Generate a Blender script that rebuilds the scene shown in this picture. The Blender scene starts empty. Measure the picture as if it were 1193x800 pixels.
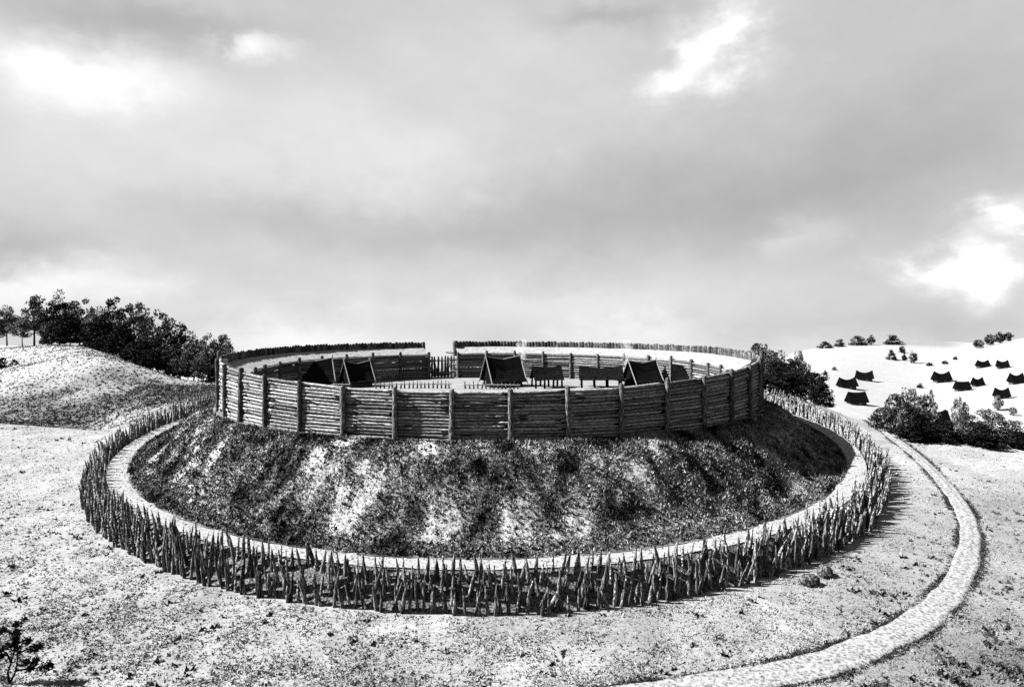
import bpy, math, random
import numpy as np
from mathutils import Vector, Matrix

random.seed(7)
rng = np.random.default_rng(7)
PI = math.pi
sc = bpy.context.scene
COL = sc.collection

# ------------------------------------------------------------------ camera
F = 764.0            # focal length in photograph pixels (1193 wide)
EYE = 19.67          # eye height
YH = 378.0           # eye level row
cam_d = bpy.data.cameras.new('camera')
cam_d.sensor_width = 36.0
cam_d.lens = F / 1193.0 * 36.0
cam_d.shift_y = -(400.0 - YH) / 1193.0
cam_d.clip_start = 0.5
cam_d.clip_end = 6000
cam = bpy.data.objects.new('camera', cam_d)
cam.location = (0, 0, EYE)
cam.rotation_euler = (PI / 2, 0, 0)
COL.objects.link(cam)
sc.camera = cam

# ------------------------------------------------------------------ exposure, sun
EXPO = 2.9
SUN_E = math.radians(43.5)
SUN_A = math.radians(2)      # 0 = straight from the left, 90 = from behind the camera
sc.view_settings.view_transform = 'Standard'
sc.view_settings.look = 'None'
sc.view_settings.exposure = EXPO
sc.view_settings.gamma = 1.0
sc.view_settings.use_curve_mapping = False
sc.cycles.max_bounces = 5
sc.cycles.diffuse_bounces = 2
sc.cycles.volume_bounces = 1
sc.cycles.use_denoising = False     # a fine grain, as in the photograph

to_sun = Vector((-math.cos(SUN_A) * math.cos(SUN_E), -math.sin(SUN_A) * math.cos(SUN_E), math.sin(SUN_E)))
sun_d = bpy.data.lights.new('sun', 'SUN')
sun_d.energy = 5.0
sun_d.angle = math.radians(0.5)
sun_d.color = (1.0, 1.0, 1.0)      # the photograph is black and white
sun = bpy.data.objects.new('sun', sun_d)
sun.rotation_euler = to_sun.to_track_quat('Z', 'Y').to_euler()
sun.location = (-60, -20, 90)
COL.objects.link(sun)

# ------------------------------------------------------------------ world: broken cloud over a daylight sky
world = bpy.data.worlds.new('World')
sc.world = world
world.use_nodes = True


def build_world():
    nt = world.node_tree
    N, L = nt.nodes, nt.links
    N.clear()

    def m(op, a, b=None, c=None, clamp=False):
        n = N.new('ShaderNodeMath')
        n.operation = op
        n.use_clamp = clamp
        for i, v in enumerate((a, b, c)):
            if v is None:
                continue
            if isinstance(v, (int, float)):
                n.inputs[i].default_value = v
            else:
                L.new(v, n.inputs[i])
        return n.outputs[0]

    tc = N.new('ShaderNodeTexCoord')
    sep = N.new('ShaderNodeSeparateXYZ')
    L.new(tc.outputs['Generated'], sep.inputs[0])
    x, y, z = sep.outputs
    az = m('ARCTAN2', x, y)
    hor = m('SQRT', m('ADD', m('MULTIPLY', x, x), m('MULTIPLY', y, y)))
    el = m('ARCTAN2', z, hor)

    def noise(scale, detail, rough, vec_scale=(1, 1, 1), off=0.0):
        mp = N.new('ShaderNodeMapping')
        mp.inputs['Scale'].default_value = vec_scale
        mp.inputs['Location'].default_value = (off, off * .7, off * 1.3)
        L.new(tc.outputs['Generated'], mp.inputs[0])
        n = N.new('ShaderNodeTexNoise')
        n.inputs['Scale'].default_value = scale
        n.inputs['Detail'].default_value = detail
        n.inputs['Roughness'].default_value = rough
        L.new(mp.outputs[0], n.inputs['Vector'])
        return m('SUBTRACT', n.outputs[0], 0.5)

    wu = noise(5, 6, .58, (1, 1, 1.6), 3.1)
    wv = noise(5, 6, .58, (1, 1, 1.6), 9.7)
    wf = noise(22, 5, .6, (1, 1, 1.5), 5.5)
    u = m('ADD', m('MULTIPLY_ADD', wu, .26, az), m('MULTIPLY', wf, .05))
    v = m('ADD', m('MULTIPLY_ADD', wv, .11, el), m('MULTIPLY', wf, -.035))
    # cloud masses: bearing and height of each, extent, brighter or darker
    blobs = [
        (85, 88, 120, 28, .22), (300, 60, 50, 14, .27), (250, 40, 110, 24, -.13), (70, 12, 120, 26, -.10),
        (400, 175, 230, 70, .10), (15, 280, 90, 26, -.15), (450, 272, 330, 36, -.11), (820, 230, 260, 60, -.12),
        (700, 12, 70, 14, -.10), (838, 45, 32, 38, .34), (795, 100, 42, 15, .26), (1080, 170, 190, 90, -.08),
        (935, 265, 45, 20, .10), (1070, 318, 50, 14, .32), (1150, 318, 42, 27, .40), (1182, 255, 34, 12, .28),
        (1080, 368, 140, 22, -.05), (600, 362, 260, 22, .07), (740, 392, 90, 18, .12), (60, 322, 110, 26, .17),
        (350, 392, 120, 22, .14), (600, 60, 200, 50, .04), (560, 420, 900, 30, .12)]
    tot = None
    for (px, py, sx, sy, a) in blobs:
        bu = math.atan((px - 596.5) / F)
        bv = math.atan((YH - py) / F * math.cos(bu))
        k = math.cos(bu) ** 2
        du = m('MULTIPLY', m('SUBTRACT', u, bu), F / (sx * k))
        dv = m('MULTIPLY', m('SUBTRACT', v, bv), F / sy)
        g = m('MULTIPLY', m('EXPONENT', m('MULTIPLY', m('ADD', m('MULTIPLY', du, du), m('MULTIPLY', dv, dv)), -1.0)), a)
        tot = g if tot is None else m('ADD', tot, g)
    fine = m('MULTIPLY', noise(9, 8, .62, (1, 1, 1.7), 1.7), .11)
    broad = m('MULTIPLY', noise(2.6, 4, .5, (1, 1, 1.5), 12.0), .10)
    val = m('ADD', m('ADD', m('ADD', tot, .77), fine), broad)
    val = m('MINIMUM', m('MAXIMUM', val, .45), 1.06)
    lin = m('POWER', val, 2.2)
    cloud = m('MULTIPLY', lin, 1.0 / (2 ** EXPO) / 0.1)
    sky = N.new('ShaderNodeTexSky')
    sky.sky_type = 'NISHITA'
    sky.sun_disc = False
    sky.sun_elevation = SUN_E
    sky.sun_rotation = math.atan2(to_sun.x, to_sun.y)
    bw = N.new('ShaderNodeRGBToBW')
    L.new(sky.outputs[0], bw.inputs[0])
    col = m('ADD', m('MULTIPLY', cloud, .95), m('MINIMUM', m('MULTIPLY', bw.outputs[0], .05), .25))
    bg = N.new('ShaderNodeBackground')
    bg.inputs['Strength'].default_value = 0.1
    L.new(col, bg.inputs['Color'])
    out = N.new('ShaderNodeOutputWorld')
    L.new(bg.outputs[0], out.inputs['Surface'])


build_world()

# ------------------------------------------------------------------ helpers: objects


def tag(o, label=None, cat=None, group=None, kind=None):
    if label: o['label'] = label
    if cat: o['category'] = cat
    if group: o['group'] = group
    if kind: o['kind'] = kind
    return o


def empty(name, loc, rz=0.0):
    o = bpy.data.objects.new(name, None)
    o.empty_display_size = .3
    o.location = loc
    o.rotation_euler = (0, 0, rz)
    COL.objects.link(o)
    return o


def link(name, me, parent=None, loc=(0, 0, 0), rot=(0, 0, 0), scale=(1, 1, 1)):
    o = bpy.data.objects.new(name, me)
    o.location = loc
    o.rotation_euler = rot
    o.scale = scale
    if parent is not None:
        o.parent = parent
    COL.objects.link(o)
    return o


def mesh_from(name, verts, faces, mat, smooth=False):
    me = bpy.data.meshes.new(name)
    me.from_pydata([tuple(v) for v in verts], [], faces)
    me.validate()
    if mat: me.materials.append(mat)
    if smooth:
        me.polygons.foreach_set('use_smooth', [True] * len(me.polygons))
    return me


def tri_mesh(name, V, nf, mat, tone=None, loops=3):
    """V: (nf*loops, 3) vertices, each face has its own corners."""
    me = bpy.data.meshes.new(name)
    n = nf * loops
    me.vertices.add(n)
    me.vertices.foreach_set('co', np.ascontiguousarray(V, dtype=np.float32).ravel())
    me.loops.add(n)
    me.loops.foreach_set('vertex_index', np.arange(n, dtype=np.int32))
    me.polygons.add(nf)
    me.polygons.foreach_set('loop_start', np.arange(0, n, loops, dtype=np.int32))
    if tone is not None:
        at = me.attributes.new('tone', 'FLOAT', 'POINT')
        at.data.foreach_set('value', np.ascontiguousarray(tone, dtype=np.float32))
    me.update(calc_edges=True)
    me.materials.append(mat)
    return me


class MB:
    def __init__(s):
        s.v, s.f = [], []

    def add(s, v, f):
        o = len(s.v)
        s.v += [tuple(p) for p in v]
        s.f += [tuple(i + o for i in q) for q in f]

    def box(s, c, d, rz=0.0, jit=0.0):
        vs = []
        for sx in (-.5, .5):
            for sy in (-.5, .5):
                for sz in (-.5, .5):
                    p = Vector((sx * d[0], sy * d[1], sz * d[2]))
                    p += Vector((random.uniform(-jit, jit), random.uniform(-jit, jit), random.uniform(-jit, jit)))
                    p.rotate(Matrix.Rotation(rz, 3, 'Z'))
                    vs.append(p + Vector(c))
        s.add(vs, [(0, 1, 3, 2), (4, 6, 7, 5), (0, 4, 5, 1), (2, 3, 7, 6), (0, 2, 6, 4), (1, 5, 7, 3)])

    def tube(s, pts, rad, n=6, cap=True):
        pts = [Vector(p) for p in pts]
        rings = []
        for i, p in enumerate(pts):
            d = (pts[min(i + 1, len(pts) - 1)] - pts[max(i - 1, 0)]).normalized()
            a = d.orthogonal().normalized() if abs(d.z) > .9 else d.cross(Vector((0, 0, 1))).normalized()
            b = d.cross(a)
            rings.append([p + (a * math.cos(2 * PI * k / n) + b * math.sin(2 * PI * k / n)) * rad[i] for k in range(n)])
        f = []
        for i in range(len(rings) - 1):
            for k in range(n):
                f.append((i * n + k, i * n + (k + 1) % n, (i + 1) * n + (k + 1) % n, (i + 1) * n + k))
        if cap:
            f.append(tuple(range(n))[::-1])
            f.append(tuple((len(rings) - 1) * n + k for k in range(n)))
        s.add([q for r in rings for q in r], f)

    def mesh(s, name, mat, smooth=False):
        return mesh_from(name, s.v, s.f, mat, smooth)


# ------------------------------------------------------------------ helpers: noise in python
def vnoise(x, y, seed=0):
    x = np.asarray(x, float); y = np.asarray(y, float)
    xi = np.floor(x).astype(np.int64); yi = np.floor(y).astype(np.int64)
    fx = x - xi; fy = y - yi
    fx = fx * fx * (3 - 2 * fx); fy = fy * fy * (3 - 2 * fy)

    def h(a, b):
        n = (a * 374761393 + b * 668265263 + seed * 1442695041) & 0xffffffff
        n = ((n ^ (n >> 13)) * 1274126177) & 0xffffffff
        return ((n ^ (n >> 16)) & 0xffff) / 65535.0
    return (h(xi, yi) * (1 - fx) + h(xi + 1, yi) * fx) * (1 - fy) + (h(xi, yi + 1) * (1 - fx) + h(xi + 1, yi + 1) * fx) * fy


def fbm(x, y, seed=0, oct=4):
    t, a, s = 0, .5, 1.0
    for i in range(oct):
        t = t + a * vnoise(x * s, y * s, seed + i * 17)
        a *= .5; s *= 2.03
    return t / (1 - .5 ** oct)


def sstep(a, b, x):
    t = np.clip((np.asarray(x, float) - a) / (b - a), 0, 1)
    return t * t * (3 - 2 * t)


# ------------------------------------------------------------------ helpers: grey procedural materials
K = 2 ** (1.3 - EXPO)       # albedos were measured at exposure 1.3


def new_mat(name, rough=.95):
    mt = bpy.data.materials.new(name)
    mt.use_nodes = True
    b = mt.node_tree.nodes['Principled BSDF']
    b.inputs['Roughness'].default_value = rough
    b.inputs['Specular IOR Level'].default_value = .02
    return mt, mt.node_tree, b


def ramp(nt, src, stops):
    r = nt.nodes.new('ShaderNodeValToRGB')
    e = r.color_ramp.elements
    while len(e) > 1:
        e.remove(e[0])
    for i, (p, v) in enumerate(stops):
        el = e[0] if i == 0 else e.new(p)
        el.position = p
        el.color = (v * K, v * K, v * K, 1)
    nt.links.new(src, r.inputs[0])
    return r.outputs[0]


def tex(nt, scale, detail=6, rough=.6, stretch=(1, 1, 1), rnd=False):
    tc = nt.nodes.new('ShaderNodeTexCoord')
    mp = nt.nodes.new('ShaderNodeMapping')
    mp.inputs['Scale'].default_value = stretch
    nt.links.new(tc.outputs['Object'], mp.inputs[0])
    if rnd:
        oi = nt.nodes.new('ShaderNodeObjectInfo')
        mu = nt.nodes.new('ShaderNodeMath'); mu.operation = 'MULTIPLY'; mu.inputs[1].default_value = 57.0
        nt.links.new(oi.outputs['Random'], mu.inputs[0])
        cb = nt.nodes.new('ShaderNodeCombineXYZ')
        for k in range(3): nt.links.new(mu.outputs[0], cb.inputs[k])
        nt.links.new(cb.outputs[0], mp.inputs['Location'])
    n = nt.nodes.new('ShaderNodeTexNoise')
    n.inputs['Scale'].default_value = scale
    n.inputs['Detail'].default_value = detail
    n.inputs['Roughness'].default_value = rough
    nt.links.new(mp.outputs[0], n.inputs['Vector'])
    return n.outputs[0]


def mul(nt, a, b, op='MULTIPLY'):
    n = nt.nodes.new('ShaderNodeMath'); n.operation = op
    for i, v in enumerate((a, b)):
        if isinstance(v, (int, float)): n.inputs[i].default_value = v
        else: nt.links.new(v, n.inputs[i])
    return n.outputs[0]


def bump(nt, b, h, strength, dist):
    n = nt.nodes.new('ShaderNodeBump')
    n.inputs['Strength'].default_value = strength
    n.inputs['Distance'].default_value = dist
    nt.links.new(h, n.inputs['Height'])
    nt.links.new(n.outputs[0], b.inputs['Normal'])


def noise_mat(name, stops, scale, stretch=(1, 1, 1), rnd=None, bmp=None, detail=6, rgh=.65):
    mt, nt, b = new_mat(name)
    t = tex(nt, scale, detail, rgh, stretch, rnd is not None)
    c = ramp(nt, t, stops)
    if rnd:
        oi = nt.nodes.new('ShaderNodeObjectInfo')
        k = mul(nt, mul(nt, oi.outputs['Random'], rnd[1] - rnd[0]), rnd[0], 'ADD')
        bw = nt.nodes.new('ShaderNodeRGBToBW'); nt.links.new(c, bw.inputs[0])
        c = mul(nt, bw.outputs[0], k)
    nt.links.new(c, b.inputs['Base Color'])
    if bmp: bump(nt, b, t, bmp[0], bmp[1])
    return mt


def tone_mat(name, fine=None, gain=1.0, bmp=None):
    """colour from the 'tone' attribute of the mesh, broken up by fine noise"""
    mt, nt, b = new_mat(name)
    at = nt.nodes.new('ShaderNodeAttribute'); at.attribute_name = 'tone'
    c = mul(nt, at.outputs['Fac'], gain * K)
    if fine:
        for (sc_, det, lo, hi, st) in fine:
            t = tex(nt, sc_, det, .7, st)
            r = nt.nodes.new('ShaderNodeMapRange')
            r.inputs['From Min'].default_value = .36; r.inputs['From Max'].default_value = .64
            r.inputs['To Min'].default_value = lo; r.inputs['To Max'].default_value = hi
            nt.links.new(t, r.inputs['Value'])
            c = mul(nt, c, r.outputs[0])
            if bmp: bump(nt, b, t, bmp[0], bmp[1])
    nt.links.new(c, b.inputs['Base Color'])
    return mt


M = {}
M['ground'] = tone_mat('field_ground', [(.45, 6, .88, 1.08, (1, 1, 1)), (4.5, 4, .76, 1.2, (.5, 1.4, 1)), (13, 3, .78, 1.2, (.7, 1.2, 1))], bmp=(.35, .08))
M['grass'] = tone_mat('grass_blades')
M['mound'] = tone_mat('mound_turf', [(3.5, 6, .4, 1.6, (1, 1, 1))], bmp=(.7, .2))
M['path'] = noise_mat('pale_path', [(.36, .12), (.46, .30), (.58, .40)], 5, bmp=(.5, .1))
M['bank'] = noise_mat('bank_earth', [(.38, .015), (.5, .11), (.6, .30)], 7, bmp=(.8, .12))
M['track'] = noise_mat('track_dirt', [(.36, .08), (.46, .23), (.57, .38)], 4.5, bmp=(.6, .1))
M['backing'] = noise_mat('log_backing', [(.35, .01), (.65, .05)], 1.5, bmp=(.6, .1))  # colour of the dark sheet added behind the front logs
M['yard'] = noise_mat('yard_earth', [(.3, .16), (.5, .25), (.7, .32)], .9)
M['log'] = noise_mat('log_bark', [(.35, .02), (.47, .17), (.59, .46)], 3.0, (5, 2, 2), rnd=(.5, 1.5), bmp=(.6, .06))
M['log_in'] = noise_mat('inner_log', [(.34, .03), (.48, .16), (.60, .34)], 3.0, (5, 2, 2), rnd=(.4, 1.4), bmp=(.6, .06))
M['post'] = noise_mat('post_wood', [(.36, .012), (.5, .08), (.62, .34)], 3.0, (2.5, 2.5, 4), rnd=(.7, 1.3), bmp=(.6, .06))
M['paling'] = noise_mat('paling_wood', [(.34, .015), (.5, .08), (.64, .24)], 2.2, (2, 2, 2), rnd=(.3, 1.6), bmp=(.5, .05))
M['walk'] = noise_mat('pale_rampart_walk', [(.33, .15), (.47, .29), (.62, .36)], 1.8, bmp=(.5, .1))
M['stake'] = noise_mat('stake_wood', [(.38, .01), (.5, .08), (.60, .42)], 2.6, (2, 2, 3), rnd=(.3, 1.6), bmp=(.6, .05))
M['thatch'] = noise_mat('dark_thatch', [(.35, .002), (.55, .006), (.72, .03)], 5, (1, 1, 1), bmp=(.6, .06))
M['pale_pole'] = noise_mat('pale_pole', [(.3, .2), (.6, .34)], 4)
M['wattle'] = noise_mat('wattle_wall', [(.3, .03), (.5, .09), (.7, .2)], 4, bmp=(.5, .05))
M['plaster'] = noise_mat('pale_wall', [(.3, .22), (.6, .34)], 2)
M['dark'] = noise_mat('near_black', [(.3, .001), (.7, .004)], 3)  # posts and stems too; on hut gables it stands for the shade inside
M['roof_far'] = noise_mat('black_roof', [(.3, .001), (.6, .005)], 1.2, bmp=(.4, .1))
M['trunk'] = noise_mat('tree_bark', [(.3, .02), (.5, .06), (.7, .16)], 2, (3, 3, .6))
M['rock'] = noise_mat('rock', [(.38, .008), (.5, .07), (.62, .24)], 5, bmp=(.8, .1))


def leaf_mat(name, lo, hi):
    mt, nt, b = new_mat(name)
    at = nt.nodes.new('ShaderNodeAttribute'); at.attribute_name = 'tone'
    r = nt.nodes.new('ShaderNodeMapRange')
    r.inputs['To Min'].default_value = lo * K; r.inputs['To Max'].default_value = hi * K
    nt.links.new(at.outputs['Fac'], r.inputs['Value'])
    nt.links.new(r.outputs[0], b.inputs['Base Color'])
    return mt


M['leaf_black'] = leaf_mat('foliage_black', .004, .03)
M['leaf_dark'] = leaf_mat('foliage_dark', .008, .15)
M['leaf_mid'] = leaf_mat('foliage_mid', .015, .36)
M['leaf_pale'] = leaf_mat('foliage_pale', .06, .42)

# ------------------------------------------------------------------ terrain
CX, CY = -2.7, 93.0           # centre of the fort
R_FORT, R_MOUND, R_PATH, R_BANK = 35.4, 44.5, 46.5, 48.6
Z_FORT = 9.57


def plane(Y):
    return .08 * (np.asarray(Y, float) - 44.6)


def zrow(Y, py):              # height of something standing Y away whose image row is py
    return EYE - (py - YH) * Y / F


ucols = np.linspace(-2.3, 2.3, 500)
yrows = 6.0 * (3000 / 6.0) ** (np.arange(440) / 439.0)
END = [(1000, -85.0), (3000, -150.0)]
COLS = {
    -700: (104, [(114, 505), (128, 487), (145, 462), (165, 443), (178, 431), (188, 437), (205, 425), (235, 408), (258, 402), (290, 404), (420, 440)]),
    0: (101, [(103, 489), (112, 503), (125, 490), (140, 465), (158, 443), (172, 431), (182, 437), (200, 424), (230, 407), (250, 402), (280, 404), (420, 440)]),
    60: (98, [(102, 495), (109, 508), (125, 488), (140, 455), (155, 425), (162, 416), (172, 420), (190, 410), (220, 400), (255, 402), (420, 440)]),
    115: (96, [(99, 503), (106, 511), (120, 497), (135, 460), (150, 420), (157, 411), (170, 412), (190, 405), (215, 404), (250, 406), (420, 440)]),
    150: (100, [(110, 482), (122, 470), (137, 450), (150, 424), (165, 421), (200, 424), (420, 450)]),
    190: (106, [(120, 464), (135, 450), (150, 440), (170, 437), (200, 442), (420, 470)]),
    250: (118, [(130, 456), (150, 447), (175, 452), (420, 475)]),
    330: (144, [(160, 446), (200, 460), (420, 480)]),
    860: (144, [(160, 446), (200, 462), (420, 480)]),
    910: (128, [(150, 460), (200, 480), (300, 478), (420, 440), (600, 412), (640, 410), (760, 430)]),
    960: (116, [(135, 480), (200, 492), (280, 480), (400, 436), (600, 404), (640, 403), (760, 425)]),
    1020: (104, [(120, 505), (200, 500), (280, 484), (400, 446), (600, 402), (660, 399), (780, 420)]),
    1085: (97, [(115, 525), (200, 512), (280, 490), (400, 450), (600, 404), (680, 397), (800, 420)]),
    1120: (95, [(115, 530), (200, 515), (280, 490), (400, 446), (520, 412), (560, 407), (600, 408), (680, 396), (800, 420)]),
    1193: (93, [(115, 535), (200, 515), (280, 485), (400, 430), (520, 394), (550, 392), (640, 398), (800, 425)]),
    1900: (93, [(115, 535), (200, 515), (280, 480), (400, 425), (520, 388), (560, 386), (640, 392), (800, 425)]),
}


def build_height():
    keys = sorted(COLS)
    prof = []
    for k in keys:
        y0, pts = COLS[k]
        Y = [6.0, 30.0, y0] + [p[0] for p in pts] + [e[0] for e in END]
        Z = [float(plane(6.0)), float(plane(30.0)), float(plane(y0))] + [zrow(*p) for p in pts] + [e[1] for e in END]
        prof.append(np.interp(yrows, Y, Z))
    prof = np.array(prof)
    px = 596.5 + F * ucols
    Z = np.empty((len(yrows), len(ucols)))
    for j in range(len(yrows)):
        Z[j] = np.interp(px, keys, prof[:, j])

    def blur(A, s, axis):
        n = int(s * 3) + 1
        k = np.exp(-.5 * (np.arange(-n, n + 1) / s) ** 2); k /= k.sum()
        P = np.pad(A, [(n, n) if a == axis else (0, 0) for a in (0, 1)], mode='edge')
        return np.apply_along_axis(lambda r: np.convolve(r, k, mode='valid'), axis, P)
    Z = blur(Z, 1.1, 0)
    Z = blur(Z, 2.6, 1)
    X = ucols[None, :] * yrows[:, None]
    YY = np.repeat(yrows[:, None], len(ucols), 1)
    Z = Z + .34 * (fbm(X / 6.0, YY / 6.0, 3, 3) - .5) * np.clip(YY / 60, .6, 2.5)
    return Z


ZG = build_height()
LOGR = math.log(3000 / 6.0) / 439.0


def H(x, y):
    x = np.asarray(x, float); y = np.maximum(np.asarray(y, float), 6.01)
    fj = np.clip(np.log(y / 6.0) / LOGR, 0, 438.999)
    fi = np.clip((x / y - ucols[0]) / (ucols[1] - ucols[0]), 0, 498.999)
    j = fj.astype(int); i = fi.astype(int)
    a = fi - i; b = (y - yrows[j]) / (yrows[j + 1] - yrows[j])
    return (ZG[j, i] * (1 - a) + ZG[j, i + 1] * a) * (1 - b) + (ZG[j + 1, i] * (1 - a) + ZG[j + 1, i + 1] * a) * b


def Hf(x, y): return float(H(x, y))


def ray(px, py, y0=20.0, y1=900.0):
    """first ground point seen along a line of sight"""
    Y = np.geomspace(y0, y1, 1200)
    z = EYE - (py - YH) * Y / F
    g = H((px - 596.5) / F * Y, Y)
    k = int(np.argmax(z <= g)) if np.any(z <= g) else len(Y) - 1
    return (px - 596.5) / F * Y[k], Y[k]


def at(px, Y): return (px - 596.5) / F * Y


def ground_tone(x, y):
    """colour of the vegetation on the open land: pale dry grass, greyer rough grazing in places"""
    x = np.asarray(x, float); y = np.asarray(y, float)
    px = 596.5 + F * x / np.maximum(y, 1)
    n = fbm(x / 9, y / 9, 5, 5); n2 = fbm(x / 2.2, y / 2.8, 11, 3)
    t = .305 + .13 * (n - .5) + .15 * (n2 - .5)
    # rough grazing on the slope of the hill to the left
    r = np.exp(-((x + 78 + (fbm(x / 15, y / 15, 41, 3) - .5) * 30) / 32) ** 2 - ((y - 130 + (n - .5) * 30) / 16) ** 2)
    t = t * (1 - .62 * np.clip(r * 1.3, 0, 1))
    # paler hill tops
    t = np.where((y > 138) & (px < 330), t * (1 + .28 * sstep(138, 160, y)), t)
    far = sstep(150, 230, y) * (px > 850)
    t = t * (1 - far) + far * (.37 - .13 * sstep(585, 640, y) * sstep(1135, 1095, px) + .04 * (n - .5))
    # darker ground low on the right
    w = np.exp(-((x - 31) / 11) ** 2 - ((y - 37.5 + (n - .5) * 8) / 4.5) ** 2)
    t = t * (1 - .45 * w * (.5 + n))
    w2 = sstep(20, 34, x) * sstep(80, 60, y)
    t = t * (1 - .2 * w2)
    return np.clip(t, .02, .46)


def build_ground():
    X = ucols[None, :] * yrows[:, None]
    YY = np.repeat(yrows[:, None], len(ucols), 1)
    nr, nc = ZG.shape
    V = np.stack([X, YY, ZG], -1).reshape(-1, 3)
    me = bpy.data.meshes.new('ground')
    me.vertices.add(len(V)); me.vertices.foreach_set('co', V.astype(np.float32).ravel())
    jj, ii = np.mgrid[0:nr - 1, 0:nc - 1]
    a = (jj * nc + ii).ravel()
    q = np.stack([a, a + 1, a + nc + 1, a + nc], -1).astype(np.int32)
    nf = len(q)
    me.loops.add(nf * 4); me.loops.foreach_set('vertex_index', q.ravel())
    me.polygons.add(nf); me.polygons.foreach_set('loop_start', np.arange(0, nf * 4, 4, dtype=np.int32))
    me.polygons.foreach_set('use_smooth', np.ones(nf, dtype=bool))
    at_ = me.attributes.new('tone', 'FLOAT', 'POINT')
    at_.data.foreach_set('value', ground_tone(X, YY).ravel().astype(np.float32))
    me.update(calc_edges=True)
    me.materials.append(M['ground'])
    tag(link('ground', me), kind='structure')


build_ground()


# ------------------------------------------------------------------ mound, ring path, bank
def bank_h(th): return 1.55 + .6 * np.cos(th)


def pol(r, th): return CX + r * np.sin(th), CY - r * np.cos(th)     # th 0 = towards the camera, + = to the right


def z_path(th):
    x, y = pol(45.5, th)
    return plane(y) + bank_h(th)


STREAKS = [(-9.5, 41.0, 5.2, 1.0, -.75, 1.0), (-14.0, 40.6, 2.4, .8, -.6, .75), (-1.5, 41.2, 4.2, 1.0, -.8, .6),
           (3.0, 43.2, 2.6, .9, -.5, .6), (9.0, 40.0, 3.0, 1.1, -.4, .35), (-24, 39.5, 3.5, 1.2, -.3, .4),
           (14, 42.6, 2.6, .9, -.4, .35), (-31, 41.5, 2.5, 1.0, -.4, .5)]
DARK_STREAKS = [(4.6, 39.6, 5.0, .5, .85), (-5.5, 42.6, 4.5, .6, -.8), (10, 41.5, 4, .6, -.7), (-18, 41, 4, .6, -.7), (0.3, 41.8, 4, .45, -.9)]  # dark streaks in the turf colour only, not cut into the mound


def mound_tone(r, th):
    a = th * 40.0
    n = fbm(a / 2.6, r / 2.6, 21, 4); n2 = fbm(a / .7, r / .7, 33, 3)
    t = .225 + .80 * (n - .5) + .40 * (n2 - .5)
    w = np.zeros_like(t)
    for (ac, rc, ln, wd, sl, amp) in STREAKS:
        d = math.hypot(1, sl)
        ux, uy = sl / d, 1 / d
        wa = a + (n2 - .5) * .9 + (n - .5) * 1.2
        p = (wa - ac) * ux + (r - rc) * uy
        q = (wa - ac) * uy - (r - rc) * ux
        w = np.maximum(w, amp * np.exp(-(p / (ln * .5)) ** 4 - (q / wd) ** 2))
    t = t * (1 - w) + .40 * w
    g = np.zeros_like(t)
    for (ac, rc, ln, wd, sl) in DARK_STREAKS:
        d = math.hypot(1, sl)
        ux, uy = sl / d, 1 / d
        wa = a + (n2 - .5) * .8
        p = (wa - ac) * ux + (r - rc) * uy
        q = (wa - ac) * uy - (r - rc) * ux
        g = np.maximum(g, np.exp(-(p / (ln * .5)) ** 4 - (q / wd) ** 2))
    t = t * (1 - .8 * g)
    # darker along the foot of the mound and under the wall
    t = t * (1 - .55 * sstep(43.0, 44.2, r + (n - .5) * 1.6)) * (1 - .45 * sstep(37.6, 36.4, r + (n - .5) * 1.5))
    return np.clip(t, .012, .42)


def z_mound(r, th):
    r = np.asarray(r, float); th = np.asarray(th, float)
    s = np.clip((r - 36.3) / (44.5 - 36.3), 0, 1)
    prof = s + .08 * np.sin(s * PI * 2) * -1
    zp = z_path(th) + .02
    z = Z_FORT * (1 - prof) + zp * prof
    a = th * 40
    amp = np.sin(np.clip(s, 0, 1) * PI)
    z = z + amp * (.7 * (fbm(a / 3.2 + r * .2, r / 5.0, 51, 3) - .5) + .35 * (fbm(a / 1.0, r / 1.0, 61, 2) - .5))
    return z


def polar_mesh(name, rs, nth, zf, mat, tonef=None):
    ths = np.linspace(-PI, PI, nth, endpoint=False)
    R_, T_ = np.meshgrid(rs, ths, indexing='ij')
    X, Y = pol(R_, T_)
    Z = zf(R_, T_)
    V = np.stack([X, Y, Z], -1).reshape(-1, 3)
    nr = len(rs)
    ii, jj = np.mgrid[0:nr - 1, 0:nth]
    a = (ii * nth + jj).ravel(); b = (ii * nth + (jj + 1) % nth).ravel()
    q = np.stack([a, a + nth, b + nth, b], -1).astype(np.int32)
    nf = len(q)
    me = bpy.data.meshes.new(name)
    me.vertices.add(len(V)); me.vertices.foreach_set('co', V.astype(np.float32).ravel())
    me.loops.add(nf * 4); me.loops.foreach_set('vertex_index', q.ravel())
    me.polygons.add(nf); me.polygons.foreach_set('loop_start', np.arange(0, nf * 4, 4, dtype=np.int32))
    me.polygons.foreach_set('use_smooth', np.ones(nf, dtype=bool))
    if tonef is not None:
        at_ = me.attributes.new('tone', 'FLOAT', 'POINT')
        at_.data.foreach_set('value', tonef(R_, T_).ravel().astype(np.float32))
    me.update(calc_edges=True)
    me.materials.append(mat)
    return tag(link(name, me), kind='structure')


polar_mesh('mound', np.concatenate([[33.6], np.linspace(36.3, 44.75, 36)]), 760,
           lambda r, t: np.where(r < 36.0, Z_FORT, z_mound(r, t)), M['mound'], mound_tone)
polar_mesh('fort_yard', np.array([.05, 8, 16, 24, 30, 34.2]), 120,
           lambda r, t: Z_FORT + .05 + .12 * (fbm(pol(r, t)[0] / 4, pol(r, t)[1] / 4, 71, 2) - .5) * (r < 33), M['yard'])


def z_pathring(r, t):
    x, y = pol(r, t)
    return z_path(t) + .03 - .05 * np.abs(r - 45.5) + .16 * (fbm(x / 1.5, y / 1.5, 81, 2) - .5)


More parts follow.
